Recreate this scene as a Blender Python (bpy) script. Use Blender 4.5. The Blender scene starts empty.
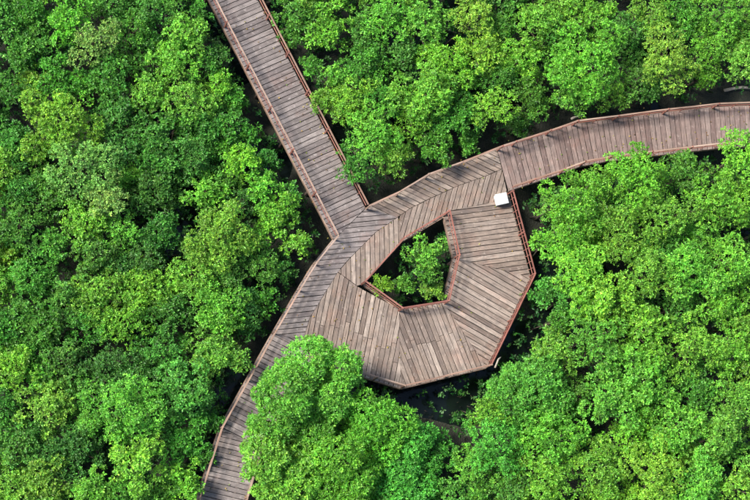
import bpy, math, random
import numpy as np
from mathutils import Vector, Matrix

random.seed(7)
rng = np.random.default_rng(11)
S = bpy.context.scene
COL = S.collection

# ------------------------------------------------------------------ camera
PXM = 25.0            # photo pixels per metre on the deck
FPX = 2000.0          # focal length in photo pixels (photo is 750 wide)
DECK = 1.6            # deck height above the mud
DIST = FPX / PXM
_u = np.array([420.0, 350.0, FPX]); _u /= np.linalg.norm(_u)      # world up seen from the camera
_x = np.array([1.0, 0, 0]) - _u * _u[0]; _x /= np.linalg.norm(_x)
_y = np.cross(_u, _x)
MCW = np.array([_x, _y, _u])                                       # camera -> world
CAM = np.array([0, 0, DECK]) - DIST * (MCW @ np.array([0, 0, -1.0]))
cam = bpy.data.cameras.new('camera'); camo = bpy.data.objects.new('camera', cam); COL.objects.link(camo)
cam.sensor_width = 36.0; cam.lens = FPX / 750 * 36.0; cam.clip_end = 2000; cam.clip_start = 0.5
camo.matrix_world = Matrix([[*MCW[i], CAM[i]] for i in range(3)] + [[0, 0, 0, 1]])
S.camera = camo

def W(px, py, z=DECK):
    d = MCW @ np.array([px - 375.0, 250.0 - py, -FPX])
    t = (z - CAM[2]) / d[2]
    return CAM + d * t

# ------------------------------------------------------------------ sky, sun, exposure
SUN_DIR = np.array([0.96, -0.27, 0.0]); SUN_DIR /= np.linalg.norm(SUN_DIR)   # where light travels, on the ground
ELEV = math.radians(50)
world = bpy.data.worlds.new('World'); S.world = world; world.use_nodes = True
wn = world.node_tree.nodes; wl = world.node_tree.links
bg = wn['Background']; sky = wn.new('ShaderNodeTexSky'); sky.sky_type = 'NISHITA'; sky.sun_disc = False
sky.sun_elevation = ELEV
sky.sun_rotation = math.atan2(-SUN_DIR[0], -SUN_DIR[1])
wl.new(sky.outputs[0], bg.inputs[0]); bg.inputs[1].default_value = 0.118
sun = bpy.data.lights.new('sun', 'SUN'); sun.energy = 4.4; sun.angle = math.radians(14); sun.color = (1.0, 0.95, 0.86)
suno = bpy.data.objects.new('sun', sun); COL.objects.link(suno)
_L = Vector((SUN_DIR[0] * math.cos(ELEV), SUN_DIR[1] * math.cos(ELEV), -math.sin(ELEV)))
suno.rotation_euler = _L.to_track_quat('-Z', 'Y').to_euler(); suno.location = (-20, 5, 30)
S.view_settings.view_transform = 'Standard'; S.view_settings.look = 'None'
S.view_settings.gamma = 1.0; S.view_settings.use_curve_mapping = False
S.view_settings.exposure = 0.76
S.render.engine = 'CYCLES'
S.cycles.max_bounces = 6; S.cycles.transmission_bounces = 4; S.cycles.diffuse_bounces = 4

# ------------------------------------------------------------------ materials
def new_mat(name):
    m = bpy.data.materials.new(name); m.use_nodes = True
    nt = m.node_tree
    return m, nt, nt.nodes, nt.links, nt.nodes['Principled BSDF']

def ramp(nodes, stops):
    r = nodes.new('ShaderNodeValToRGB'); e = r.color_ramp.elements
    while len(e) < len(stops): e.new(0.5)
    for el, (p, c) in zip(e, stops):
        el.position = p; el.color = (*c, 1)
    return r

def wood_mat(name, tones, stain=0.5, rough=0.75, grey=(0.10, 0.085, 0.08)):
    """weathered timber: a tone for each board, grain along the board's local X, blotchy stains in place"""
    m, nt, N, L, P = new_mat(name)
    oi = N.new('ShaderNodeObjectInfo'); tc = N.new('ShaderNodeTexCoord'); geo = N.new('ShaderNodeNewGeometry')
    rt = ramp(N, [(i / (len(tones) - 1), c) for i, c in enumerate(tones)])
    L.new(oi.outputs['Random'], rt.inputs[0])
    mul = N.new('ShaderNodeMath'); mul.operation = 'MULTIPLY'; mul.inputs[1].default_value = 37.0
    L.new(oi.outputs['Random'], mul.inputs[0])
    comb = N.new('ShaderNodeCombineXYZ'); L.new(mul.outputs[0], comb.inputs[0]); L.new(mul.outputs[0], comb.inputs[1])
    add = N.new('ShaderNodeVectorMath'); add.operation = 'ADD'
    L.new(tc.outputs['Object'], add.inputs[0]); L.new(comb.outputs[0], add.inputs[1])
    mp = N.new('ShaderNodeMapping'); mp.inputs['Scale'].default_value = (1.6, 32, 32); L.new(add.outputs[0], mp.inputs[0])
    g = N.new('ShaderNodeTexNoise'); g.inputs['Scale'].default_value = 1.0; g.inputs['Detail'].default_value = 5
    L.new(mp.outputs[0], g.inputs[0])
    gr = ramp(N, [(0.30, (0.42, 0.40, 0.39)), (0.70, (1.35, 1.35, 1.35))]); L.new(g.outputs['Fac'], gr.inputs[0])
    m1 = N.new('ShaderNodeMix'); m1.data_type = 'RGBA'; m1.blend_type = 'MULTIPLY'; m1.inputs[0].default_value = 0.85
    L.new(rt.outputs[0], m1.inputs[6]); L.new(gr.outputs[0], m1.inputs[7])
    # blotches along and across the boards
    b = N.new('ShaderNodeTexNoise'); b.inputs['Scale'].default_value = 3.6; b.inputs['Detail'].default_value = 7; b.inputs['Roughness'].default_value = 0.68
    L.new(geo.outputs['Position'], b.inputs[0])
    br = ramp(N, [(0.46, (0, 0, 0)), (0.68, (1, 1, 1))]); L.new(b.outputs['Fac'], br.inputs[0])
    sm = N.new('ShaderNodeMath'); sm.operation = 'MULTIPLY'; sm.inputs[1].default_value = stain; L.new(br.outputs[0], sm.inputs[0])
    m2 = N.new('ShaderNodeMix'); m2.data_type = 'RGBA'; L.new(sm.outputs[0], m2.inputs[0])
    L.new(m1.outputs[2], m2.inputs[6]); m2.inputs[7].default_value = (*grey, 1)
    # reddish bleed of old stain
    rn = N.new('ShaderNodeTexNoise'); rn.inputs['Scale'].default_value = 1.1; rn.inputs['Detail'].default_value = 8; rn.inputs['Roughness'].default_value = 0.7
    ro = N.new('ShaderNodeVectorMath'); ro.operation = 'ADD'; ro.inputs[1].default_value = (13.1, 4.7, 0); L.new(geo.outputs['Position'], ro.inputs[0]); L.new(ro.outputs[0], rn.inputs[0])
    rr = ramp(N, [(0.52, (0, 0, 0)), (0.70, (0.4, 0.4, 0.4))]); L.new(rn.outputs['Fac'], rr.inputs[0])
    mr = N.new('ShaderNodeMix'); mr.data_type = 'RGBA'; mr.blend_type = 'MULTIPLY'; L.new(rr.outputs[0], mr.inputs[0])
    L.new(m2.outputs[2], mr.inputs[6]); mr.inputs[7].default_value = (1.15, 0.80, 0.70, 1)
    # pale, sun-bleached flecks
    f = N.new('ShaderNodeTexNoise'); f.inputs['Scale'].default_value = 6.0; f.inputs['Detail'].default_value = 5
    L.new(add.outputs[0], f.inputs[0])
    fr = ramp(N, [(0.58, (0, 0, 0)), (0.72, (0.5, 0.5, 0.5))]); L.new(f.outputs['Fac'], fr.inputs[0])
    m3 = N.new('ShaderNodeMix'); m3.data_type = 'RGBA'; L.new(fr.outputs[0], m3.inputs[0])
    L.new(mr.outputs[2], m3.inputs[6]); m3.inputs[7].default_value = tuple(min(1.0, k * 1.25 + 0.03) for k in tones[-1]) + (1,)
    L.new(m3.outputs[2], P.inputs['Base Color'])
    P.inputs['Roughness'].default_value = rough
    P.inputs['Specular IOR Level'].default_value = 0.3
    bu = N.new('ShaderNodeBump'); bu.inputs['Strength'].default_value = 0.5; bu.inputs['Distance'].default_value = 0.01
    L.new(g.outputs['Fac'], bu.inputs['Height']); L.new(bu.outputs[0], P.inputs['Normal'])
    return m

PLANK = wood_mat('weathered_plank', [(0.20, 0.15, 0.12), (0.28, 0.217, 0.176), (0.155, 0.116, 0.096), (0.37, 0.30, 0.25), (0.22, 0.168, 0.14), (0.30, 0.238, 0.196)])
PLANK_GREY = wood_mat('grey_plank', [(0.18, 0.153, 0.146), (0.25, 0.214, 0.202), (0.145, 0.122, 0.118), (0.30, 0.26, 0.245)], stain=0.55)
PLANK_RED = wood_mat('brown_plank', [(0.20, 0.14, 0.122), (0.245, 0.18, 0.16), (0.165, 0.112, 0.10), (0.28, 0.21, 0.185)], stain=0.45)
RAIL = wood_mat('sun_bleached_rail', [(0.33, 0.22, 0.165), (0.40, 0.29, 0.23), (0.28, 0.17, 0.125)], stain=0.3, grey=(0.2, 0.13, 0.10))
RAIL_RED = wood_mat('red_stained_rail', [(0.27, 0.105, 0.078), (0.33, 0.15, 0.115), (0.22, 0.085, 0.066)], stain=0.25, grey=(0.2, 0.09, 0.07))
BEAM = wood_mat('edge_beam_timber', [(0.36, 0.25, 0.19), (0.30, 0.20, 0.15), (0.40, 0.29, 0.22)], stain=0.4)
PILE = wood_mat('dark_pile_timber', [(0.12, 0.09, 0.075), (0.16, 0.12, 0.10)], stain=0.5)
BARK = wood_mat('bark', [(0.07, 0.058, 0.040), (0.10, 0.085, 0.062), (0.13, 0.11, 0.082)], stain=0.5, grey=(0.05, 0.045, 0.035))
DRIFT = wood_mat('bleached_driftwood', [(0.5, 0.43, 0.34), (0.56, 0.5, 0.42)], stain=0.2)

def leaf_mat():
    m, nt, N, L, P = new_mat('mangrove_leaf')
    at = N.new('ShaderNodeAttribute'); at.attribute_name = 'leaf_colour'
    P.inputs['Roughness'].default_value = 0.42
    P.inputs['Specular IOR Level'].default_value = 0.3
    L.new(at.outputs['Color'], P.inputs['Base Color'])
    tr = N.new('ShaderNodeBsdfTranslucent')
    tm = N.new('ShaderNodeMix'); tm.data_type = 'RGBA'; tm.blend_type = 'MULTIPLY'; tm.inputs[0].default_value = 1
    L.new(at.outputs['Color'], tm.inputs[6]); tm.inputs[7].default_value = (1.5, 1.35, 0.5, 1)
    L.new(tm.outputs[2], tr.inputs['Color'])
    mx = N.new('ShaderNodeMixShader'); mx.inputs[0].default_value = 0.24
    L.new(P.outputs[0], mx.inputs[1]); L.new(tr.outputs[0], mx.inputs[2])
    L.new(mx.outputs[0], N['Material Output'].inputs[0])
    return m
LEAF = leaf_mat()

def mud_mat():
    m, nt, N, L, P = new_mat('wet_mud')
    geo = N.new('ShaderNodeNewGeometry')
    n = N.new('ShaderNodeTexNoise'); n.inputs['Scale'].default_value = 1.3; n.inputs['Detail'].default_value = 9; n.inputs['Roughness'].default_value = 0.65
    L.new(geo.outputs['Position'], n.inputs[0])
    r = ramp(N, [(0.3, (0.010, 0.013, 0.008)), (0.55, (0.024, 0.026, 0.015)), (0.75, (0.05, 0.047, 0.028))]); L.new(n.outputs['Fac'], r.inputs[0])
    L.new(r.outputs[0], P.inputs['Base Color']); P.inputs['Roughness'].default_value = 0.7
    v = N.new('ShaderNodeTexNoise'); v.inputs['Scale'].default_value = 14; v.inputs['Detail'].default_value = 6; L.new(geo.outputs['Position'], v.inputs[0])
    b = N.new('ShaderNodeBump'); b.inputs['Strength'].default_value = 0.8; b.inputs['Distance'].default_value = 0.06
    L.new(v.outputs['Fac'], b.inputs['Height']); L.new(b.outputs[0], P.inputs['Normal'])
    return m
MUD = mud_mat()

def water_mat():
    m, nt, N, L, P = new_mat('dark_tidal_water')
    P.inputs['Base Color'].default_value = (0.006, 0.010, 0.009, 1); P.inputs['Roughness'].default_value = 0.08
    P.inputs['IOR'].default_value = 1.33
    geo = N.new('ShaderNodeNewGeometry')
    v = N.new('ShaderNodeTexNoise'); v.inputs['Scale'].default_value = 5; v.inputs['Detail'].default_value = 3; L.new(geo.outputs['Position'], v.inputs[0])
    b = N.new('ShaderNodeBump'); b.inputs['Strength'].default_value = 0.15; b.inputs['Distance'].default_value = 0.02
    L.new(v.outputs['Fac'], b.inputs['Height']); L.new(b.outputs[0], P.inputs['Normal'])
    return m
WATER = water_mat()

def plain_mat(name, c, rough=0.5, var=0.12):
    m, nt, N, L, P = new_mat(name)
    geo = N.new('ShaderNodeNewGeometry')
    n = N.new('ShaderNodeTexNoise'); n.inputs['Scale'].default_value = 12; n.inputs['Detail'].default_value = 6; L.new(geo.outputs['Position'], n.inputs[0])
    r = ramp(N, [(0.3, tuple(k * (1 - var) for k in c)), (0.7, c)]); L.new(n.outputs['Fac'], r.inputs[0])
    L.new(r.outputs[0], P.inputs['Base Color']); P.inputs['Roughness'].default_value = rough
    return m
WHITE = plain_mat('white_paint', (0.80, 0.81, 0.78)); GREY_METAL = plain_mat('grey_metal', (0.25, 0.25, 0.25), 0.4)

# ------------------------------------------------------------------ helpers
def mesh_obj(name, V, F, mat, parent=None, loc=None, rotz=0.0, smooth=False):
    me = bpy.data.meshes.new(name); me.from_pydata([tuple(map(float, v)) for v in V], [], [tuple(f) for f in F]); me.update()
    if smooth: me.shade_smooth()
    me.materials.append(mat)
    o = bpy.data.objects.new(name, me); COL.objects.link(o)
    if loc is not None: o.location = tuple(map(float, loc))
    o.rotation_euler = (0, 0, rotz)
    if parent is not None:
        o.parent = parent
        o.matrix_parent_inverse = Matrix.Translation(-Vector(PPOS.get(parent.name, (0, 0, 0))))
    return o
PPOS = {}
def empty(name, loc=(0, 0, 0), parent=None):
    o = bpy.data.objects.new(name, None); COL.objects.link(o); o.location = tuple(map(float, loc)); o.empty_display_size = 0.2
    PPOS[o.name] = tuple(map(float, loc))
    if parent is not None:
        o.parent = parent; o.matrix_parent_inverse = Matrix.Translation(-Vector(PPOS.get(parent.name, (0, 0, 0))))
    return o
def tag(o, label, cat, group=None):
    o['label'] = label; o['category'] = cat
    if group: o['group'] = group

def box_vf(V, F, c, ax, ay, az, chamfer=0.0):
    """box about c with half-axis vectors; chamfered on its top edges when asked"""
    c, ax, ay, az = map(np.asarray, (c, ax, ay, az)); b = len(V)
    lower = [c + sx * ax + sy * ay - az for sx, sy in ((-1, -1), (1, -1), (1, 1), (-1, 1))]
    if chamfer > 0:
        lx, ly, lz = np.linalg.norm(ax), np.linalg.norm(ay), np.linalg.norm(az)
        mid = [c + sx * ax + sy * ay + az * (1 - chamfer / lz) for sx, sy in ((-1, -1), (1, -1), (1, 1), (-1, 1))]
        top = [c + sx * ax * (1 - chamfer / lx) + sy * ay * (1 - chamfer / ly) + az for sx, sy in ((-1, -1), (1, -1), (1, 1), (-1, 1))]
        V += lower + mid + top
        F.append((b + 3, b + 2, b + 1, b))
        for r in (0, 4):
            for i in range(4): F.append((b + r + i, b + r + (i + 1) % 4, b + r + 4 + (i + 1) % 4, b + r + 4 + i))
        F.append((b + 8, b + 9, b + 10, b + 11))
    else:
        top = [c + sx * ax + sy * ay + az for sx, sy in ((-1, -1), (1, -1), (1, 1), (-1, 1))]
        V += lower + top
        F.append((b + 3, b + 2, b + 1, b)); F.append((b + 4, b + 5, b + 6, b + 7))
        for i in range(4): F.append((b + i, b + (i + 1) % 4, b + 4 + (i + 1) % 4, b + 4 + i))

def bar(name, a, b, w, h, mat, parent, chamfer=0.006):
    """straight timber from a to b; local X runs along it"""
    a, b = np.asarray(a, float), np.asarray(b, float); d = b - a; L = np.linalg.norm(d); c = (a + b) / 2
    rz = math.atan2(d[1], d[0])
    V, F = [], []
    pitch = d[2] / 2
    box_vf(V, F, (0, 0, 0), (math.hypot(d[0], d[1]) / 2, 0, pitch), (0, w / 2, 0), (0, 0, h / 2), chamfer)
    return mesh_obj(name, V, F, mat, parent, c, rz)

def tube_vf(V, F, pts, rad, n=6):
    pts = [np.asarray(p, float) for p in pts]; b = len(V)
    for i, p in enumerate(pts):
        t = pts[min(i + 1, len(pts) - 1)] - pts[max(i - 1, 0)]; t = t / (np.linalg.norm(t) + 1e-9)
        r = np.array([1.0, 0, 0]) if abs(t[0]) < 0.8 else np.array([0, 1.0, 0])
        s = np.cross(t, r); s /= np.linalg.norm(s); q = np.cross(t, s)
        for k in range(n):
            a = 2 * math.pi * k / n
            V.append(p + rad[i] * (math.cos(a) * s + math.sin(a) * q))
    for i in range(len(pts) - 1):
        for k in range(n):
            F.append((b + i * n + k, b + i * n + (k + 1) % n, b + (i + 1) * n + (k + 1) % n, b + (i + 1) * n + k))
    F.append(tuple(b + k for k in range(n))[::-1]); F.append(tuple(b + (len(pts) - 1) * n + k for k in range(n)))

# ------------------------------------------------------------------ ground and water
def ground():
    n = 150; X = np.linspace(-34, 34, n); Y = np.linspace(-28, 28, n); V = []; F = []
    k = rng.normal(size=(14, 2)) * 0.9; ph = rng.uniform(0, 6.28, 14)
    bumps = [(*W(255, 112, 0)[:2], 0.28, 1.0), (*W(345, 50, 0)[:2], 0.25, 0.7), (*W(480, 138, 0)[:2], 0.3, 1.1), (*W(560, 122, 0)[:2], 0.3, 1.0),
             (*W(735, 95, 0)[:2], 0.32, 1.4), (*W(690, 95, 0)[:2], 0.2, 0.9)]
    for y in Y:
        for x in X:
            z = 0.05 * sum(math.sin(k[i, 0] * x + k[i, 1] * y + ph[i]) for i in range(14)) / 2.2 - 0.03
            for bx, by, h, r in bumps: z += h * math.exp(-((x - bx) ** 2 + (y - by) ** 2) / (r * r))
            V.append((x, y, z))
    for j in range(n - 1):
        for i in range(n - 1): F.append((j * n + i, j * n + i + 1, (j + 1) * n + i + 1, (j + 1) * n + i))
    # far apron to the horizon
    b = len(V); R = 900
    V += [(-R, -R, -0.4), (R, -R, -0.4), (R, R, -0.4), (-R, R, -0.4)]; F.append((b, b + 1, b + 2, b + 3))
    o = mesh_obj('ground', V, F, MUD, smooth=True); o['kind'] = 'structure'
    o = mesh_obj('water', [(-900, -900, -0.035), (900, -900, -0.035), (900, 900, -0.035), (-900, 900, -0.035)], [(0, 1, 2, 3)], WATER); o['kind'] = 'structure'
ground()

# ------------------------------------------------------------------ boardwalks
straight = empty('boardwalk', W(290, 110, 0)); tag(straight, 'straight grey boardwalk whose planks run square across it, railed on both sides', 'boardwalk', 'boardwalks meeting at the platform')
curved = empty('boardwalk', W(640, 130, 0)); tag(curved, 'curved brown boardwalk fanning gently away from the white box', 'boardwalk', 'boardwalks meeting at the platform')
shaded = empty('boardwalk', W(235, 430, 0)); tag(shaded, 'boardwalk half covered by a big overhanging mangrove', 'boardwalk', 'boardwalks meeting at the platform')
platform = empty('viewing_platform', W(420, 270, 0)); tag(platform, 'looped timber platform with chevron planks around an opening full of mangroves', 'platform')

def P2(p): return W(p[0], p[1])[:2]
def clip(poly, n, c, keep_ge):
    out = []
    for i in range(len(poly)):
        a, b = poly[i], poly[(i + 1) % len(poly)]
        da, db = a @ n - c, b @ n - c
        if not keep_ge: da, db = -da, -db
        if da >= 0: out.append(a)
        if (da >= 0) != (db >= 0): out.append(a + (b - a) * (da / (da - db)))
    return out
def area(p): return 0.5 * sum(p[i][0] * p[(i + 1) % len(p)][1] - p[(i + 1) % len(p)][0] * p[i][1] for i in range(len(p)))

def plank_from_poly(poly, d, mat, parent):
    th = 0.035; ang = math.atan2(d[1], d[0]); c = sum(poly) / len(poly)
    ca, sa = math.cos(-ang), math.sin(-ang)
    loc = [((p - c)[0] * ca - (p - c)[1] * sa, (p - c)[0] * sa + (p - c)[1] * ca) for p in poly]
    if area([np.array(q) for q in loc]) < 0: loc = loc[::-1]
    dz = random.uniform(-0.004, 0.004); til = random.uniform(-0.006, 0.006)
    n = len(loc); ch = 0.006
    def inset(q):
        r = math.hypot(*q); return (q[0] * (1 - min(ch / max(abs(q[0]), .02), .3)), q[1] * (1 - min(ch / max(abs(q[1]), .02), .3)))
    V = [(x, y, -th) for x, y in loc] + [(x, y, -ch * 0.8 + til * y / 0.1) for x, y in loc] + [(*inset(q), til * q[1] / 0.1) for q in loc]
    F = [tuple(range(n))[::-1]] + [(i, (i + 1) % n, n + (i + 1) % n, n + i) for i in range(n)] \
        + [(n + i, n + (i + 1) % n, 2 * n + (i + 1) % n, 2 * n + i) for i in range(n)] + [tuple(range(2 * n, 3 * n))]
    mesh_obj('plank', V, F, mat, parent, (c[0], c[1], DECK + dz), ang + random.uniform(-0.004, 0.004))

def zone(pxpoly, pxdir, mat, parent, pitch=0.198, phase=0.0, gap=0.018, shrink=0.006, butt=None):
    poly = [P2(p) for p in pxpoly]
    c0 = P2((400, 250)); d = P2((400 + 10 * pxdir[0], 250 + 10 * pxdir[1])) - c0; d /= np.linalg.norm(d)
    nrm = np.array([-d[1], d[0]])
    v = [p @ nrm for p in poly]
    k0 = math.floor((min(v) - phase) / pitch); k1 = math.ceil((max(v) - phase) / pitch)
    for k in range(k0, k1):
        lo, hi = phase + k * pitch + gap / 2, phase + (k + 1) * pitch - gap / 2
        lo += random.uniform(0, 0.006); hi -= random.uniform(0, 0.006)
        q = clip(clip(poly, nrm, lo, True), nrm, hi, False)
        if len(q) < 3: continue
        # pull the ends in a touch so boards butt with a gap
        t = [p @ d for p in q]; tm, tM = min(t), max(t)
        if tM - tm < 0.06: continue
        jl = random.uniform(0.0, 0.012)
        q = [p + d * (shrink + jl) if (p @ d) < (tm + tM) / 2 else p - d * (shrink + jl) for p in q]
        qq = []
        for p in q:
            if not qq or np.linalg.norm(p - qq[-1]) > 0.004: qq.append(p)
        if len(qq) > 2 and np.linalg.norm(qq[0] - qq[-1]) < 0.004: qq.pop()
        if len(qq) < 3 or abs(area(qq)) < 0.004: continue
        if butt and tM - tm > 1.6 and random.random() < 0.8:      # two lengths of board meeting end to end
            cut = tm + (tM - tm) * (butt + random.choice((-0.06, 0.0, 0.0, 0.05)) + random.uniform(-.01, .01))
            for h in (clip(qq, d, cut - 0.006, False), clip(qq, d, cut + 0.006, True)):
                if len(h) > 2 and abs(area(h)) > 0.004: plank_from_poly(h, d, mat, parent)
        else: plank_from_poly(qq, d, mat, parent)

zone([(180, -56), (229, -56), (365.5, 208), (337, 237), (333.5, 239)], (0.905, -0.43), PLANK_GREY, straight)
ridgeR = [(502, 169), (483, 177), (460, 185), (429, 199), (411, 208), (398, 217)]
ridgeL = [(398, 217), (376, 232), (350, 258), (338, 272), (310, 318), (303, 341)]
zone([(366, 208), (395, 194.5), (424, 177), (457, 165), (493, 150.5), (497, 149)] + ridgeR, (0.9, 0.43), PLANK, platform)
zone([(502, 169), (508, 196), (495, 202), (450, 211), (444, 216), (402, 242), (398, 217)] + ridgeR[::-1][1:-1], (-0.27, 0.96), PLANK, platform)
zone([(337, 237), (366, 208)] + ridgeL + [(272, 333), (297, 290), (313, 264), (333.5, 239)], (1, -0.10), PLANK_GREY, platform)  # grey boards paint in the duller light on this half of the chevron
zone([(398, 217), (402, 242), (364, 284), (357, 286), (338, 272), (350, 258), (376, 232)], (0.02, 1), PLANK, platform)
zone([(338, 272), (357, 286), (399, 309), (401, 389), (373, 380.5), (312, 360), (303, 341), (310, 318)], (-0.19, 0.98), PLANK, platform, butt=0.52)
zone([(399, 309), (443, 302), (487, 368), (401, 389)], (0.36, 0.93), PLANK, platform, butt=0.5)
zone([(453, 258), (531, 277), (487, 368), (443, 302)], (0.86, 0.5), PLANK, platform)
zone([(444, 217), (450, 211), (495, 202), (509, 196), (531, 277), (453, 258)], (0.99, -0.13), PLANK, platform)
zone([(272, 333), (303, 341), (312, 360), (262, 447), (219, 428)], (0.873, 0.45), PLANK_GREY, shaded)
zone([(219, 428), (262, 447), (246, 499), (228, 555), (178, 555), (196, 500)], (0.95, 0.25), PLANK_GREY, shaded)

R_UP = [(497, 149), (511, 144.5), (545, 133.5), (572, 124), (612, 119), (662, 112.5), (712, 107), (750, 105.5), (800, 107)]
R_LO = [(508.5, 191), (530, 184), (560, 174), (580, 166.5), (606, 161.5), (686, 152), (729, 147), (750, 146), (800, 147)]
def resample(pl, n):
    P = [P2(p) for p in pl]; s = [0]
    for a, b in zip(P, P[1:]): s.append(s[-1] + np.linalg.norm(b - a))
    return [np.array([np.interp(t, s, [p[0] for p in P]), np.interp(t, s, [p[1] for p in P])]) for t in np.linspace(0, s[-1], n)]
nR = 60
ru, rl = resample(R_UP, nR + 1), resample(R_LO, nR + 1)
for i in range(nR):
    a, b, c, d = ru[i], ru[i + 1], rl[i + 1], rl[i]
    g = 0.04 + random.uniform(0, 0.03)
    q = [a + (b - a) * g, b - (b - a) * g, c - (c - d) * g, d + (c - d) * g]
    dd = (c + d) / 2 - (a + b) / 2; dd /= np.linalg.norm(dd)
    j = random.uniform(0, 0.012); q[0] = q[0] + dd * j; q[1] = q[1] + dd * j
    plank_from_poly(q, dd, PLANK_RED, curved)

# edge polylines (photo pixels at deck level), the side the deck is on, and the timber they are made of
def inset_line(pts, m, side, closed=False):
    """move a polyline sideways by m metres towards the deck (side +1 = to its left)"""
    n = len(pts); out = []
    for i in range(n):
        if closed: a, b, c = pts[i - 1], pts[i], pts[(i + 1) % n]
        else: a, b, c = pts[max(i - 1, 0)], pts[i], pts[min(i + 1, n - 1)]
        ns = []
        for u, v in ((a, b), (b, c)):
            d = v - u; L = np.linalg.norm(d)
            if L > 1e-6: ns.append(np.array([-d[1], d[0]]) / L * side)
        k = sum(ns); k = k / np.linalg.norm(k); k = k / max(0.4, k @ ns[0])
        out.append(b + k * m)
    return out

def centre_side(pts, inside):
    a, b = pts[0], pts[1]; d = b - a
    return 1 if (d[0] * (inside[1] - a[1]) - d[1] * (inside[0] - a[0])) > 0 else -1

def piles(pts, parent, every=2.3):
    for a, b in zip(pts, pts[1:]):
        L = np.linalg.norm(b - a); n = max(1, round(L / every))
        for k in range(n):
            p = a + (b - a) * (k / n)
            V, F = [], []
            tube_vf(V, F, [(0, 0, -0.5 - DECK * 0.5), (0, 0, DECK * 0.5 - 0.2)], [0.085, 0.075], 8)
            mesh_obj('pile', V, F, PILE, parent, (p[0], p[1], DECK * 0.5))

def railing(thing, pxpts, inside_px, mat, mat2, inset=0.05, every=1.85, height=0.82, last_post=True, first_post=True, closed=False):
    pts = [P2(p) for p in pxpts]; inside = P2(inside_px)
    if closed:
        ar = area(pts); side = -1 if ar > 0 else 1       # deck lies outside the opening
    else: side = centre_side(pts, inside)
    edge = inset_line(pts, 0.015, side, closed); line = inset_line(pts, inset, side, closed)
    if closed: edge = edge + [edge[0]]; line = line + [line[0]]
    rl_ = empty('railing', (*line[0], DECK), thing)
    zt = DECK + height
    V, F = [], []
    # beam under the plank ends
    for a, b in zip(edge, edge[1:]):
        d = (b - a) / np.linalg.norm(b - a)
        bar('edge_beam', (*(a + d * 0.02), DECK - 0.14), (*(b - d * 0.02), DECK - 0.14), 0.06, 0.2, BEAM, thing)
    piles(inset_line(pts, 0.22, side, closed) + ([inset_line(pts, 0.22, side, closed)[0]] if closed else []), thing)
    nseg = len(line) - 1
    for si, (a, b) in enumerate(zip(line, line[1:])):
        d = b - a; L = np.linalg.norm(d); d = d / L; n = max(1, round(L / every))
        tw = random.uniform(-0.012, 0.012)
        bar('top_rail', (*a, zt + tw), (*b, zt + random.uniform(-0.012, 0.012)), 0.062, 0.032, mat, rl_)
        for zz in (0.44,):
            bar('lower_rail', (*(a + d * 0.05), DECK + zz + tw), (*(b - d * 0.05), DECK + zz), 0.03, 0.04, mat2, rl_, 0.004)
        for k in range(n + (1 if si == nseg - 1 and last_post and not closed else 0)):
            if si == 0 and k == 0 and not first_post: continue
            p = a + (b - a) * (k / n)
            V2, F2 = [], []
            h = (height + 0.04) / 2 + 0.12
            lean = np.array([random.uniform(-.012, .012), random.uniform(-.012, .012)])
            box_vf(V2, F2, (0, 0, 0), (0.032, 0, 0), (0, 0.032, 0), (lean[0], lean[1], h), 0.012)
            mesh_obj('post', V2, F2, mat2, rl_, (p[0], p[1], DECK - 0.24 + h), math.atan2(d[1], d[0]))
        m = int(L / (0.26 if mat is RAIL_RED else 0.62))
        nrm = np.array([-d[1], d[0]])
        for k in range(1, m):
            p = a + d * (L * k / m + random.uniform(-.01, .01))
            if min(abs(L * k / m - L * j / n) for j in range(n + 1)) < 0.08: continue
            if random.random() < 0.03: continue
            box_vf(V, F, (*p, DECK + 0.39), (*(d * 0.010), 0), (*(nrm * 0.009), 0), (random.uniform(-.008, .008), random.uniform(-.008, .008), 0.41))
    o = mesh_obj('balusters', V, F, mat2, rl_); o['kind'] = 'stuff'

railing(straight, [(180, -56), (333.5, 239)], (290, 110), RAIL, RAIL_RED, last_post=False)
railing(straight, [(229, -56), (365.5, 208)], (290, 110), RAIL, RAIL_RED, last_post=False)
railing(platform, [(365.5, 208), (395, 194.5), (424, 177), (457, 165), (497, 149)], (420, 200), RAIL, RAIL, last_post=False)
railing(curved, R_UP, (600, 140), RAIL, RAIL_RED, every=2.2)
railing(curved, R_LO, (600, 140), RAIL, RAIL_RED, every=2.2, first_post=False)
railing(platform, [(509, 194), (531, 277), (487, 368)], (490, 270), RAIL_RED, RAIL_RED, last_post=False)
railing(platform, [(487, 368), (401, 389), (373, 380.5), (312, 360)], (420, 340), RAIL, RAIL, last_post=False)
railing(platform, [(444, 217), (453, 258), (443, 302), (399, 309), (364, 284), (402, 242)], (0, 0), RAIL_RED, RAIL_RED, inset=0.07, closed=True)
railing(platform, [(333.5, 239), (313, 264), (297, 290), (272, 333)], (360, 260), RAIL, RAIL, last_post=False)
railing(shaded, [(272, 333), (219, 428), (196, 500), (178, 555)], (255, 430), RAIL, RAIL)
railing(shaded, [(312, 360), (262, 447), (246, 499), (228, 555)], (230, 430), RAIL, RAIL)

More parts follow.
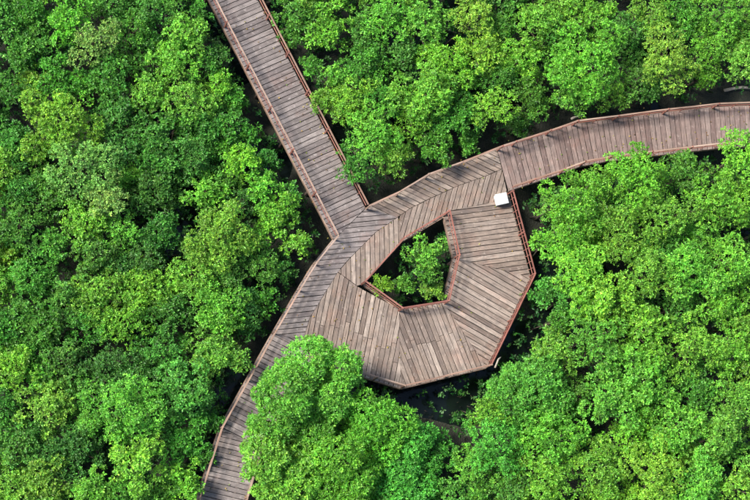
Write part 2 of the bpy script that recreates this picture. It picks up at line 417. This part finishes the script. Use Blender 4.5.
# joists under the decks
def joists(parent, pairs):
    for a, b in pairs:
        A, B = W(*a), W(*b)
        bar('joist', (A[0], A[1], DECK - 0.13), (B[0], B[1], DECK - 0.13), 0.08, 0.16, PILE, parent, 0)
joists(straight, [((192, -56), (342, 228)), ((217, -56), (358, 212)), ((204, -56), (350, 221))])
joists(platform, [((340, 245), (283, 332)), ((352, 260), (305, 340)), ((380, 215), (490, 163)), ((390, 228), (497, 178)), ((320, 345), (396, 370)),
                  ((330, 325), (396, 345)), ((404, 368), (482, 350)), ((404, 335), (462, 322)), ((505, 215), (521, 275)), ((470, 222), (480, 262)), ((515, 285), (480, 350)), ((470, 275), (452, 312))])
joists(curved, [((512, 160), (600, 130)), ((600, 130), (800, 117)), ((516, 178), (606, 150)), ((606, 150), (800, 136))])
joists(shaded, [((284, 340), (232, 432)), ((300, 352), (250, 440)), ((232, 434), (190, 555)), ((250, 442), (217, 555))])

# ------------------------------------------------------------------ white box on the platform
def white_box():
    c = W(499.5, 200.5); t = empty('storage_box', (c[0], c[1], DECK)); tag(t, 'white square lidded box standing by the red railing corner', 'box')
    rz = math.radians(14)
    V, F = [], []; box_vf(V, F, (0, 0, 0.19), (0.215, 0, 0), (0, 0.2, 0), (0, 0, 0.15), 0.01)
    mesh_obj('body', V, F, WHITE, t, (c[0], c[1], DECK), rz)
    V, F = [], []; box_vf(V, F, (0, 0, 0.37), (0.245, 0, 0), (0, 0.225, 0), (0, 0, 0.028), 0.015)
    lid = mesh_obj('lid', V, F, WHITE, t, (c[0], c[1], DECK), rz)
    for sx in (-1, 1):
        for sy in (-1, 1):
            V, F = [], []; box_vf(V, F, (sx * 0.17, sy * 0.155, 0.022), (0.025, 0, 0), (0, 0.025, 0), (0, 0, 0.02))
            mesh_obj('foot', V, F, GREY_METAL, t, (c[0], c[1], DECK), rz)
    V, F = [], []; box_vf(V, F, (0, -0.209, 0.27), (0.05, 0, 0), (0, 0.008, 0), (0, 0, 0.014))
    mesh_obj('handle', V, F, GREY_METAL, t, (c[0], c[1], DECK), rz)
white_box()

def driftwood(a, b, r, label, z=0.35, bend=0.1):
    A, B = W(*a, z), W(*b, z); mid = (A + B) / 2 + np.array([0, bend, bend * 0.5])
    V, F = [], []
    q = A
    tube_vf(V, F, [A - q, (A + mid) / 2 - q + (0.01, 0.02, 0), mid - q, (mid + B) / 2 - q, B - q], [r, r * .95, r * .85, r * .7, r * .45], 8)
    o = mesh_obj('driftwood', V, F, DRIFT, None, q, smooth=True); tag(o, label, 'driftwood', 'pale driftwood lying by the decks')
driftwood((724, 90.5), (760, 89), 0.07, 'long pale driftwood log on the mud beyond the curved boardwalk', 0.42)
driftwood((571, 119), (583, 115.5), 0.05, 'short pale driftwood stick beside a kink of the curved boardwalk', 0.9, 0.03)
driftwood((495, 368), (501, 357), 0.04, 'bent white branch poking out by the corner of the platform', 1.5, 0.12)

# ------------------------------------------------------------------ mangroves
TONES = {'d': ((0.054, 0.18, 0.026), 'deep green'), 'm': ((0.070, 0.225, 0.026), 'mid green'), 'b': ((0.132, 0.34, 0.032), 'bright green'),
         'y': ((0.185, 0.40, 0.034), 'yellow green'), 'o': ((0.17, 0.345, 0.060), 'pale olive'), 'e': ((0.088, 0.295, 0.034), 'emerald green')}

def leaves(centres, axes, colours, K, Lr, spread=(0.75, 1.35)):
    """rosettes of folded leaves; centres (n,3), axes (n,3), colours (n,3) -> verts, tris, vertex colours"""
    n = len(centres)
    ref = np.where(np.abs(axes[:, :1]) < 0.8, np.array([[1.0, 0, 0]]), np.array([[0, 1.0, 0]]))
    s = np.cross(axes, ref); s /= np.linalg.norm(s, axis=1, keepdims=True); q = np.cross(axes, s)
    ph = (np.arange(K)[None, :] / K * 2 * math.pi + rng.uniform(0, 6.28, (n, 1)) + rng.normal(0, 0.35, (n, K)))
    th = rng.uniform(spread[0], spread[1], (n, K)); th[:, 0] *= 0.4
    d = (np.cos(th)[..., None] * axes[:, None, :] + np.sin(th)[..., None] * (np.cos(ph)[..., None] * s[:, None, :] + np.sin(ph)[..., None] * q[:, None, :]))
    side = np.cross(axes[:, None, :], d); side /= (np.linalg.norm(side, axis=2, keepdims=True) + 1e-6)
    up = np.cross(d, side)
    # roll each leaf a little about its own length
    ro = rng.normal(0, 0.45, (n, K))[..., None]
    side2 = side * np.cos(ro) + up * np.sin(ro); up2 = np.cross(d, side2)
    Ln = rng.uniform(Lr[0], Lr[1], (n, K))[..., None]; Wd = Ln * rng.uniform(0.22, 0.30, (n, K))[..., None]
    base = centres[:, None, :] + d * Ln * 0.08 + rng.normal(0, 0.018, (n, K, 3))
    a = base; tip = base + d * Ln - up2 * Ln * 0.10; midp = base + d * Ln * 0.52
    l = midp + side2 * Wd + up2 * Ln * 0.07; r = midp - side2 * Wd + up2 * Ln * 0.07
    V = np.stack([a, l, tip, r], axis=2).reshape(-1, 3)
    m = n * K; idx = np.arange(m)[:, None] * 4
    T = np.concatenate([idx + np.array([[0, 2, 1]]), idx + np.array([[0, 3, 2]])], axis=1).reshape(-1, 3)
    cj = colours[:, None, :] * rng.uniform(0.6, 1.45, (n, K, 1)); cj[..., 0] *= rng.uniform(0.8, 1.25, (n, K))
    C = np.repeat(cj.reshape(-1, 3), 4, axis=0)
    return V, T, C

def leaf_object(name, V, T, C, parent, loc):
    me = bpy.data.meshes.new(name)
    nt = len(T)
    me.vertices.add(len(V)); me.vertices.foreach_set('co', (V - np.asarray(loc)).astype(np.float32).ravel())
    me.loops.add(nt * 3); me.loops.foreach_set('vertex_index', T.astype(np.int32).ravel())
    me.polygons.add(nt); me.polygons.foreach_set('loop_start', np.arange(0, nt * 3, 3, dtype=np.int32))
    at = me.attributes.new('leaf_colour', 'FLOAT_COLOR', 'POINT')
    at.data.foreach_set('color', np.concatenate([np.clip(C, 0, 1), np.ones((len(C), 1))], axis=1).astype(np.float32).ravel())
    me.update(); me.materials.append(LEAF)
    o = bpy.data.objects.new(name, me); COL.objects.link(o); o.location = tuple(map(float, loc))
    if parent is not None:
        o.parent = parent; o.matrix_parent_inverse = Matrix.Translation(-Vector(PPOS[parent.name]))
    return o

NTRI = [0]
def mangrove(px, py, rpx, tone, H, lobes=None, name='mangrove_tree', dens=1.0):
    R = rpx / PXM
    zc = H - 0.55 * R
    c = W(px, py, H - 0.25 * R)
    bx, by = c[0] + random.uniform(-.15, .15) * R, c[1] + random.uniform(-.15, .15) * R
    t = empty(name, (bx, by, 0.0))
    col = np.array(TONES[tone][0]) * np.array([1.03, 1.06, 1.2]) * np.array([random.uniform(.88, 1.12), random.uniform(.9, 1.1), random.uniform(.85, 1.15)])
    LB = []
    if lobes is None:
        LB.append((c[0], c[1], zc - 0.1 * R, 0.5 * R))
        n = max(5, int(round(5.5 * R + random.uniform(0.5, 2.5)))); a0 = random.uniform(0, 6.28)
        for k in range(n):
            a = a0 + k * 2 * math.pi / n + random.uniform(-.35, .35); rr = R * random.uniform(0.48, 0.95); lr = R * random.uniform(0.20, 0.38)
            LB.append((c[0] + rr * math.cos(a), c[1] + rr * math.sin(a), zc - R * random.uniform(-0.15, 0.5), lr))
        for k in range(int(4 + R * 3.5)):
            a = random.uniform(0, 6.28); rr = R * random.uniform(0.05, 0.62)
            LB.append((c[0] + rr * math.cos(a), c[1] + rr * math.sin(a), zc + R * random.uniform(0.0, 0.38), R * random.uniform(0.14, 0.27)))
    else:
        for (lx, ly, lr, dz) in lobes:
            dz = dz * 1.6 + random.uniform(-.1, .1)
            q = lr / PXM; l = W(lx, ly, H + dz - 0.4 * q); LB.append((l[0], l[1], H + dz - q, q * 0.86))
            for k in range(6):                                      # low skirts that leave the domes standing clear
                a = random.uniform(0, 6.28); rr = q * random.uniform(.6, .92)
                LB.append((l[0] + rr * math.cos(a), l[1] + rr * math.sin(a), H + dz - q * random.uniform(1.1, 1.8), q * random.uniform(.3, .45)))
            for k in range(5):                                      # small knobs on the dome
                a = random.uniform(0, 6.28); rr = q * random.uniform(.2, .65)
                LB.append((l[0] + rr * math.cos(a), l[1] + rr * math.sin(a), H + dz - q * random.uniform(.35, .6), q * random.uniform(.18, .28)))
    arr = np.array(LB)
    Cs, As, Ks = [], [], []
    for i, (x, y, z, r) in enumerate(LB):
        n = int(max(14, 4 * math.pi * r * r * 0.60 * 68 * dens))
        u = rng.uniform(-0.2, 1, n); a = rng.uniform(0, 2 * math.pi, n); s = np.sqrt(1 - u * u)
        nn = np.stack([s * np.cos(a), s * np.sin(a), u], 1)
        rad = r * (1.05 - 0.35 * rng.random(n) ** 1.8) * (1 + 0.14 * np.sin(3 * a + i) * s + 0.13 * np.sin(7 * a + 2.3 * i) * np.cos(8 * u + i)) + rng.normal(0, 0.03, n)
        p = np.array([x, y, z]) + nn * rad[:, None] * np.array([1, 1, 1.0])
        keep = np.ones(n, bool)
        for j, (x2, y2, z2, r2) in enumerate(LB):
            if j != i: keep &= np.linalg.norm(p - np.array([x2, y2, z2]), axis=1) > r2 * 0.66
        keep &= p[:, 2] > 0.35
        p, nn = p[keep], nn[keep]
        ax = nn * 0.65 + np.array([0, 0, 0.75]) + rng.normal(0, 0.28, p.shape); ax /= np.linalg.norm(ax, axis=1, keepdims=True)
        lt = random.uniform(0.82, 1.2)
        cc = col[None, :] * lt * rng.uniform(0.6, 1.45, (len(p), 1))
        young = rng.random(len(p)) < 0.24
        cc[young] = cc[young] * np.array([1.45, 1.28, 1.15])
        Cs.append(p); As.append(ax); Ks.append(cc)
    p, ax, cc = np.concatenate(Cs), np.concatenate(As), np.concatenate(Ks)
    ls = random.choice((0.85, 1.0, 1.0, 1.12))
    V, T, C = leaves(p, ax, cc, 7, (0.055 * ls, 0.12 * ls))
    NTRI[0] += len(T)
    leaf_object('crown', V, T, C, t, (bx, by, 0.0))
    # trunk, limbs to the lobes, stilt roots
    Vt, Ft = [], []
    tr = 0.05 + 0.022 * R
    lean = np.array([c[0] - bx, c[1] - by])
    fork = np.array([lean[0] * .5, lean[1] * .5, max(0.6, zc * 0.45)])
    top = np.array([lean[0], lean[1], zc])
    tube_vf(Vt, Ft, [(0, 0, -0.25), (lean[0] * .2, lean[1] * .2, 0.35), fork, fork * .4 + top * .6 + np.array([.04, -.03, 0]), top], [tr * 1.25, tr, tr * .85, tr * .6, tr * .3], 7)
    for (x, y, z, r) in LB[1:12]:
        e = np.array([x - bx, y - by, z + r * 0.3]); st = fork + (top - fork) * random.uniform(0, 0.5)
        m = (st + e) / 2 + np.array([0, 0, -0.12 * r]) + rng.normal(0, 0.05, 3)
        tube_vf(Vt, Ft, [st, m, e], [tr * .5, tr * .36, tr * .14], 5)
    for k in range(5):
        a = random.uniform(0, 6.28); rr = random.uniform(.3, .6)
        tube_vf(Vt, Ft, [(0, 0, 0.55), (rr * .6 * math.cos(a), rr * .6 * math.sin(a), 0.42), (rr * math.cos(a), rr * math.sin(a), -0.2)], [tr * .4, tr * .35, tr * .28], 5)
    mesh_obj('trunk', Vt, Ft, BARK, t, (bx, by, 0.0), smooth=True)
    return t

# walkway mask in photo pixels, so that scattered trees keep off the decks
WALK = [[(180, -56), (232, -62), (374, 200), (330, 245)],
        [(330, 240), (366, 203), (430, 168), (497, 143), (510, 192), (450, 216), (402, 244), (364, 284), (300, 345), (268, 335), (297, 285)],
        [(497, 143), (577, 116), (660, 105), (720, 99), (860, 99), (860, 150), (729, 149), (606, 164), (505, 196)],
        [(300, 345), (340, 280), (399, 309), (445, 302), (455, 258), (444, 215), (515, 190), (540, 276), (490, 368), (401, 390), (312, 362)],
        [(268, 333), (312, 360), (265, 447), (250, 500), (228, 560), (176, 560), (196, 500), (218, 428)]]
def seg_dist(p, a, b):
    a, b, p = np.array(a, float), np.array(b, float), np.array(p, float)
    t = np.clip((p - a) @ (b - a) / ((b - a) @ (b - a)), 0, 1); return np.linalg.norm(p - a - t * (b - a))
def inside(p, poly):
    r = False
    for i in range(len(poly)):
        (x1, y1), (x2, y2) = poly[i], poly[i - 1]
        if (y1 > p[1]) != (y2 > p[1]) and p[0] < (x2 - x1) * (p[1] - y1) / (y2 - y1) + x1: r = not r
    return r
def walk_dist(p):
    d = 1e9
    for poly in WALK:
        if inside(p, poly): return 0.0
        d = min(d, min(seg_dist(p, poly[i - 1], poly[i]) for i in range(len(poly))))
    return d
GAPS = [(256, 114, 9), (344, 52, 9), (308, 48, 7), (398, 72, 6), (484, 138, 16), (545, 124, 12), (527, 205, 10), (533, 232, 10), (536, 255, 6), (528, 318, 20), (512, 345, 14),
        (430, 406, 26), (400, 400, 18), (462, 396, 18), (450, 430, 10), (226, 385, 9), (216, 415, 6), (240, 360, 6), (256, 330, 4), (735, 88, 16), (692, 90, 8), (590, 370, 7), (592, 425, 5),
        (185, 203, 10), (76, 266, 7), (270, 150, 6), (228, 60, 8), (575, 178, 8), (18, 100, 8), (56, 38, 5), (620, 462, 8), (445, 480, 6)]

# (x, y, crown radius, tone, height) read off the photograph
KEY = [(27, 45, 26, 'm', 3.1), (30, 10, 22, 'm', 3.0), (68, 18, 24, 'b', 3.4), (96, 40, 24, 'o', 3.3), (60, 78, 22, 'm', 2.9), (186, 33, 24, 'b', 3.2), (150, 90, 22, 'b', 3.2),
       (187, 92, 26, 'b', 3.2), (60, 120, 38, 'b', 3.7), (80, 165, 32, 'o', 3.6), (130, 30, 24, 'm', 3.0), (152, 8, 22, 'm', 3.1), (108, 75, 25, 'm', 3.1), (118, 112, 24, 'd', 2.9),
       (155, 135, 26, 'm', 3.1), (205, 125, 20, 'm', 2.8), (243, 158, 20, 'y', 3.0), (10, 85, 20, 'm', 2.9), (14, 140, 24, 'd', 2.9), (118, 150, 24, 'd', 2.9), (205, 62, 18, 'm', 2.8), (200, 10, 14, 'm', 2.8),
       (106, 195, 24, 'o', 3.5), (84, 222, 24, 'b', 3.3), (120, 228, 24, 'b', 3.1), (222, 232, 34, 'b', 3.7), (262, 185, 20, 'b', 3.0), (276, 215, 24, 'b', 3.1), (196, 272, 26, 'b', 3.3), (218, 305, 28, 'b', 3.5), (262, 265, 24, 'm', 3.0),
       (300, 243, 16, 'b', 2.8), (155, 190, 26, 'd', 2.8), (145, 255, 24, 'd', 2.8), (100, 290, 28, 'b', 3.2), (125, 322, 26, 'b', 3.2), (32, 275, 28, 'm', 3.1), (20, 225, 26, 'm', 3.1), (52, 245, 22, 'm', 3.0), (20, 185, 24, 'd', 2.9), (40, 322, 26, 'm', 3.0),
       (170, 310, 24, 'd', 2.9), (217, 350, 28, 'b', 3.0), (245, 300, 22, 'd', 2.7), (15, 368, 22, 'b', 3.2), (48, 408, 28, 'b', 3.3), (122, 410, 38, 'b', 4.1), (135, 462, 28, 'y', 3.8), (186, 392, 30, 'e', 3.0), (182, 440, 26, 'e', 2.8), (45, 485, 26, 'b', 3.2),
       (92, 495, 24, 'b', 3.2), (186, 482, 22, 'b', 3.0), (18, 445, 26, 'm', 3.0), (78, 450, 26, 'd', 2.9), (62, 360, 26, 'm', 3.0), (165, 350, 26, 'm', 3.1), (105, 365, 24, 'd', 2.9), (150, 495, 22, 'm', 3.0),
       (330, 28, 24, 'b', 3.2), (300, 12, 24, 'm', 3.0), (385, 14, 26, 'b', 3.3), (427, 20, 26, 'b', 3.3), (476, 14, 28, 'y', 3.5), (428, 92, 30, 'b', 3.5), (348, 98, 28, 'b', 3.2), (375, 132, 30, 'b', 3.5), (395, 155, 24, 'b', 3.2), (415, 120, 24, 'b', 3.2),
       (448, 60, 28, 'b', 3.4), (486, 48, 24, 'y', 3.4), (497, 105, 22, 'y', 3.6), (500, 72, 24, 'm', 3.2), (462, 112, 26, 'm', 3.2), (438, 145, 22, 'm', 3.0), (358, 165, 22, 'm', 2.9), (365, 60, 26, 'm', 3.1), (324, 100, 15, 'b', 2.7), (380, 95, 22, 'm', 3.1),
       (592, 58, 40, 'b', 4.2), (672, 52, 32, 'y', 4.0), (722, 8, 30, 'b', 3.6), (715, 46, 28, 'b', 3.5), (746, 56, 26, 'b', 3.5), (541, 18, 28, 'b', 3.4), (520, 58, 26, 'b', 3.3), (535, 95, 26, 'm', 3.1), (576, 92, 20, 'b', 2.9), (618, 92, 20, 'b', 2.9),
       (640, 78, 26, 'm', 3.2), (560, 30, 20, 'm', 3.0), (632, 30, 28, 'm', 3.3), (655, 12, 26, 'b', 3.4), (688, 18, 26, 'm', 3.3), (594, 12, 26, 'b', 3.3), (655, 90, 14, 'd', 2.5),
       (640, 172, 32, 'b', 4.0), (578, 202, 34, 'b', 4.0), (556, 205, 20, 'b', 3.4), (600, 185, 24, 'b', 3.6), (690, 172, 28, 'm', 3.5), (743, 152, 26, 'y', 3.9), (718, 200, 30, 'b', 3.8), (744, 200, 26, 'b', 3.7), (622, 232, 32, 'b', 3.8), (670, 215, 30, 'b', 3.8),
       (562, 240, 26, 'b', 3.6), (585, 266, 30, 'y', 3.9), (604, 296, 30, 'y', 4.0), (650, 272, 32, 'b', 3.8), (694, 268, 30, 'b', 3.8), (733, 258, 30, 'b', 3.8), (546, 290, 18, 'e', 2.6), (664, 250, 26, 'm', 3.5), (726, 300, 28, 'b', 3.7),
       (502, 442, 32, 'e', 3.4), (556, 436, 34, 'b', 3.7), (548, 482, 30, 'b', 3.6), (480, 468, 28, 'b', 3.3), (458, 494, 22, 'e', 2.9), (600, 335, 32, 'b', 3.9), (614, 398, 32, 'b', 3.9), (650, 380, 34, 'b', 3.9), (648, 330, 32, 'b', 3.8),
       (694, 345, 32, 'y', 3.9), (734, 352, 28, 'b', 3.8), (684, 425, 30, 'b', 3.8), (724, 436, 32, 'b', 3.8), (660, 470, 34, 'y', 3.9), (632, 438, 26, 'b', 3.6), (704, 482, 30, 'b', 3.8), (742, 488, 28, 'y', 3.8), (740, 395, 28, 'b', 3.7), (600, 470, 30, 'b', 3.6), (512, 492, 26, 'm', 3.3),
       (580, 395, 22, 'm', 3.2), (700, 390, 26, 'm', 3.5),
       (288, 198, 14, 'm', 2.3), (266, 158, 12, 'd', 2.2), (236, 98, 14, 'm', 2.3), (219, 52, 12, 'm', 2.3), (312, 66, 14, 'm', 2.5), (294, 34, 13, 'm', 2.4), (243, 326, 14, 'd', 2.2),
       (264, 300, 15, 'm', 2.4), (284, 270, 13, 'd', 2.3), (210, 420, 12, 'd', 2.2), (204, 455, 12, 'm', 2.2), (470, 142, 13, 'm', 2.2), (520, 122, 13, 'd', 2.2)]

def region(px, py):
    if px < 375 and (py > 240 or px < 190 + 0.53 * py + 45): return 'W'
    if py < 170 - 0.0 * px and px > 240: return 'N' if py < 130 or px < 500 else 'E'
    return 'E' if px > 450 else 'S'
def where(px, py, r):
    ds = {}
    for nm, poly in zip(('straight', 'platform', 'curved', 'platform', 'covered'), WALK):
        d = 0.0 if inside((px, py), poly) else min(seg_dist((px, py), poly[i - 1], poly[i]) for i in range(len(poly)))
        ds[nm] = min(d, ds.get(nm, 1e9))
    nm = min(ds, key=ds.get); d = ds[nm]; rg = region(px, py)
    band = 'against' if d < r + 9 else 'near' if d < 70 else 'back from' if d < 125 else 'far from'
    spot = {'straight': {'W': "the straight boardwalk's outer side"}.get(rg, "the straight boardwalk's curve-facing side"),
            'curved': {'N': "the curved boardwalk's outer side"}.get(rg, "the curved boardwalk's platform side"),
            'platform': {'E': "the platform's red railing", 'S': "the platform's lowest corner"}.get(rg, "the platform's chevron planks"),
            'covered': {'W': "the tree-covered boardwalk's open side"}.get(rg, "the tree-covered boardwalk's covered side")}[nm]
    return f'{band} {spot}'
PENDING, TONE_AT = [], []
def place(px, py, r, tone, H, **k):
    t = mangrove(px, py, r, tone, H, **k)
    PENDING.append((t, px, py, r, tone)); TONE_AT.append((px, py, tone))
def label_all():
    for (t, px, py, r, tone) in PENDING:
        size = 'small ' if r < 21 else ('large ' if r > 31 else '')
        near = min((q for q in TONE_AT if q[:2] != (px, py)), key=lambda q: math.hypot(q[0] - px, q[1] - py))[2]
        art = 'an' if near == 'e' else 'a'
        lab = f'{size}{TONES[tone][1]} mangrove beside {art} {TONES[near][1]} one, {where(px, py, r)}'
        tag(t, lab, 'tree', lab.replace('mangrove', 'mangroves', 1))
placed = []
for (px, py, r, tone, H) in KEY:
    place(px, py, r, tone, H + (0.5 if r >= 30 else 0.3 if tone in 'yo' else 0.0)); placed.append((px, py, r))

# trees singled out in the photograph
SPECIAL = [
    ((312, 400), 60, 'b', 5.0, [(312, 358, 24, 0), (346, 367, 19, -.2), (292, 392, 28, 0.2), (332, 398, 22, -.3), (278, 420, 22, -.4), (316, 428, 20, -.7), (281, 390, 16, -.5)], 'large bright mangrove leaning out over the tree-covered boardwalk and platform edge'),
    ((290, 465), 40, 'b', 4.3, [(268, 460, 22, 0.1), (300, 478, 24, -.2), (262, 440, 17, -.3), (300, 448, 18, -.4), (280, 495, 20, -.4)], 'bright green mangrove pressing against the railing of the tree-covered boardwalk'),
    ((342, 462), 40, 'b', 4.4, [(342, 455, 24, 0.2), (358, 478, 22, -.2), (326, 485, 22, -.4), (352, 500, 22, -.5)], 'round bright mangrove crown behind the one leaning over the platform'),
    ((390, 430), 40, 'b', 4.2, [(374, 418, 24, 0.1), (398, 424, 22, -.1), (386, 448, 22, -.5), (364, 432, 16, -.6)], 'two-domed mangrove standing off the platform corner in open dark water'),
    ((412, 455), 40, 'e', 3.6, [(415, 440, 22, 0), (405, 470, 24, -.2), (420, 490, 22, -.5), (392, 490, 22, -.4)], 'emerald mangrove beside the dark water off the platform'),
    ((535, 395), 46, 'e', 4.1, [(538, 388, 30, 0.1), (515, 390, 22, 0), (556, 402, 24, -.3), (520, 412, 22, -.4), (548, 372, 20, -.3)], 'domed emerald mangrove touching the platform corner by the white branch'),
    ((427, 253), 21.5, 'b', 2.9, None, 'bright bushy mangrove filling most of the platform opening'),
    ((384, 284), 10.5, 'y', 2.2, None, 'small yellow green mangrove in the narrow corner of the platform opening'),
    ((406, 284), 10, 'e', 1.9, None, 'small emerald mangrove between two others along the opening edge'),
    ((435, 289), 11, 'b', 2.0, None, 'small bright mangrove below the bushy one in the platform opening'),
]
for (c, r, tone, H, lobes, lab) in SPECIAL:
    t = mangrove(c[0], c[1], r, tone, H, lobes=lobes, dens=0.9 if lobes is None else 1.7 if r == 60 else 1.3); tag(t, lab, 'tree', None)
    for l in (lobes or [(*c, r)]): placed.append((l[0], l[1], l[2] * 0.95)); TONE_AT.append((l[0], l[1], tone))

# fill the rest of the canopy
def free(p, r, f=0.60):
    if walk_dist(p) < r * 0.80 + 3: return False
    for gx, gy, gr in GAPS:
        if math.hypot(p[0] - gx, p[1] - gy) < gr + r * 0.62: return False
    for (x, y, q) in placed:
        if math.hypot(p[0] - x, p[1] - y) < f * (r + q): return False
    return True
n13 = 0
for rad, tries in ((28, 2200), (22, 2600), (17, 2600), (13, 2600)):
    for _ in range(tries):
        p = (random.uniform(-32, 782), random.uniform(-32, 532))
        r = rad * random.uniform(.9, 1.12)
        if not free(p, r): continue
        rg = region(*p)
        tone = random.choice({'W': 'dmmbmb', 'N': 'mmbbbm', 'E': 'bbbmyb', 'S': 'emd'}[rg])
        H = {'W': 2.9, 'N': 3.05, 'E': 3.4, 'S': 3.0}[rg] + random.uniform(-.25, .25) - (0.35 if rad < 20 else 0)
        if rad == 13:
            if n13 >= 14 or not (0 < p[0] < 750 and 0 < p[1] < 500): continue
            n13 += 1
        place(p[0], p[1], r, tone, H); placed.append((p[0], p[1], r))

label_all()

# low seedlings and lower branches in the gaps
def undergrowth():
    n = 6500; P = []
    while len(P) < n:
        px, py = random.uniform(-45, 795), random.uniform(-45, 545)
        d = walk_dist((px, py))
        if d < 5: continue
        dark = any(math.hypot(px - gx, py - gy) < gr for gx, gy, gr in GAPS)
        if dark and random.random() < 0.6: continue
        z = random.uniform(0.25, 1.5); P.append(W(px, py, z))
    P = np.array(P)
    P = np.repeat(P, 3, axis=0) + rng.normal(0, 0.12, (n * 3, 3)); P[:, 2] = np.clip(P[:, 2], 0.12, None)
    ax = np.array([0, 0, 1.0]) + rng.normal(0, .35, P.shape); ax /= np.linalg.norm(ax, axis=1, keepdims=True)
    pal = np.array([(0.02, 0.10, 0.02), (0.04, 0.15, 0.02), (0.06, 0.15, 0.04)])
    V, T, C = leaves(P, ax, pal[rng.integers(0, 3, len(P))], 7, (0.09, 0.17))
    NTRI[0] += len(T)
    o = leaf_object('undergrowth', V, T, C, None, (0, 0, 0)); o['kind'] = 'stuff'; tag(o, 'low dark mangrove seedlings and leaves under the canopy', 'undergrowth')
undergrowth()

def aerial_roots():
    V, F = [], []
    for _ in range(2600):
        px, py = random.uniform(180, 795), random.uniform(-20, 520)
        if walk_dist((px, py)) > 32 and not any(math.hypot(px - gx, py - gy) < gr + 6 for gx, gy, gr in GAPS): continue
        b = W(px, py, 0.0); h = random.uniform(.15, .55); a = random.uniform(0, 6.28); l = np.array([random.gauss(0, .12), random.gauss(0, .12), h]); r = random.uniform(.012, .02)
        k = len(V)
        for q in range(3): V.append((b[0] + r * math.cos(a + q * 2.094), b[1] + r * math.sin(a + q * 2.094), -0.1))
        V.append((b[0] + l[0], b[1] + l[1], l[2])); F += [(k, k + 1, k + 3), (k + 1, k + 2, k + 3), (k + 2, k, k + 3)]
    o = mesh_obj('aerial_roots', V, F, BARK); o['kind'] = 'stuff'; tag(o, 'thin grey breathing roots standing in the mud beside the decks', 'roots')
aerial_roots()

def fallen_leaves():
    # dry leaves lying on the boards, thicker under the overhanging crowns and along the rails
    P = []
    while len(P) < 420:
        px, py = random.uniform(180, 750), random.uniform(0, 500)
        if not any(inside((px, py), q) for q in WALK): continue
        if inside((px, py), [(444, 217), (453, 258), (443, 302), (399, 309), (364, 284), (402, 242)]): continue
        dd = min(math.hypot(px - x, py - y) - r for x, y, r in placed)
        if random.random() < math.exp(-max(dd, 0) / 14) + 0.05: P.append(W(px, py, DECK + 0.012))
    P = np.array(P); ax = np.tile(np.array([[0.0, 0, 1.0]]), (len(P), 1)) + rng.normal(0, .1, P.shape); ax /= np.linalg.norm(ax, axis=1, keepdims=True)
    pal = np.array([(0.30, 0.22, 0.05), (0.20, 0.12, 0.05), (0.36, 0.30, 0.08), (0.14, 0.20, 0.04)])
    V, T, C = leaves(P, ax, pal[rng.integers(0, 4, len(P))], 1, (0.07, 0.13), (1.45, 1.55))
    V[:, 2] = np.clip(V[:, 2], DECK + 0.008, DECK + 0.05)
    o = leaf_object('fallen_leaves', V, T, C, None, (0, 0, 0)); o['kind'] = 'stuff'; tag(o, 'dry yellow and brown leaves fallen on the boards', 'leaves')
fallen_leaves()
print('TREES', len([o for o in bpy.data.objects if o.name.startswith('mangrove_tree')]), 'LEAF TRIS', NTRI[0], 'PLANKS', len([o for o in bpy.data.objects if o.name.startswith('plank')]))
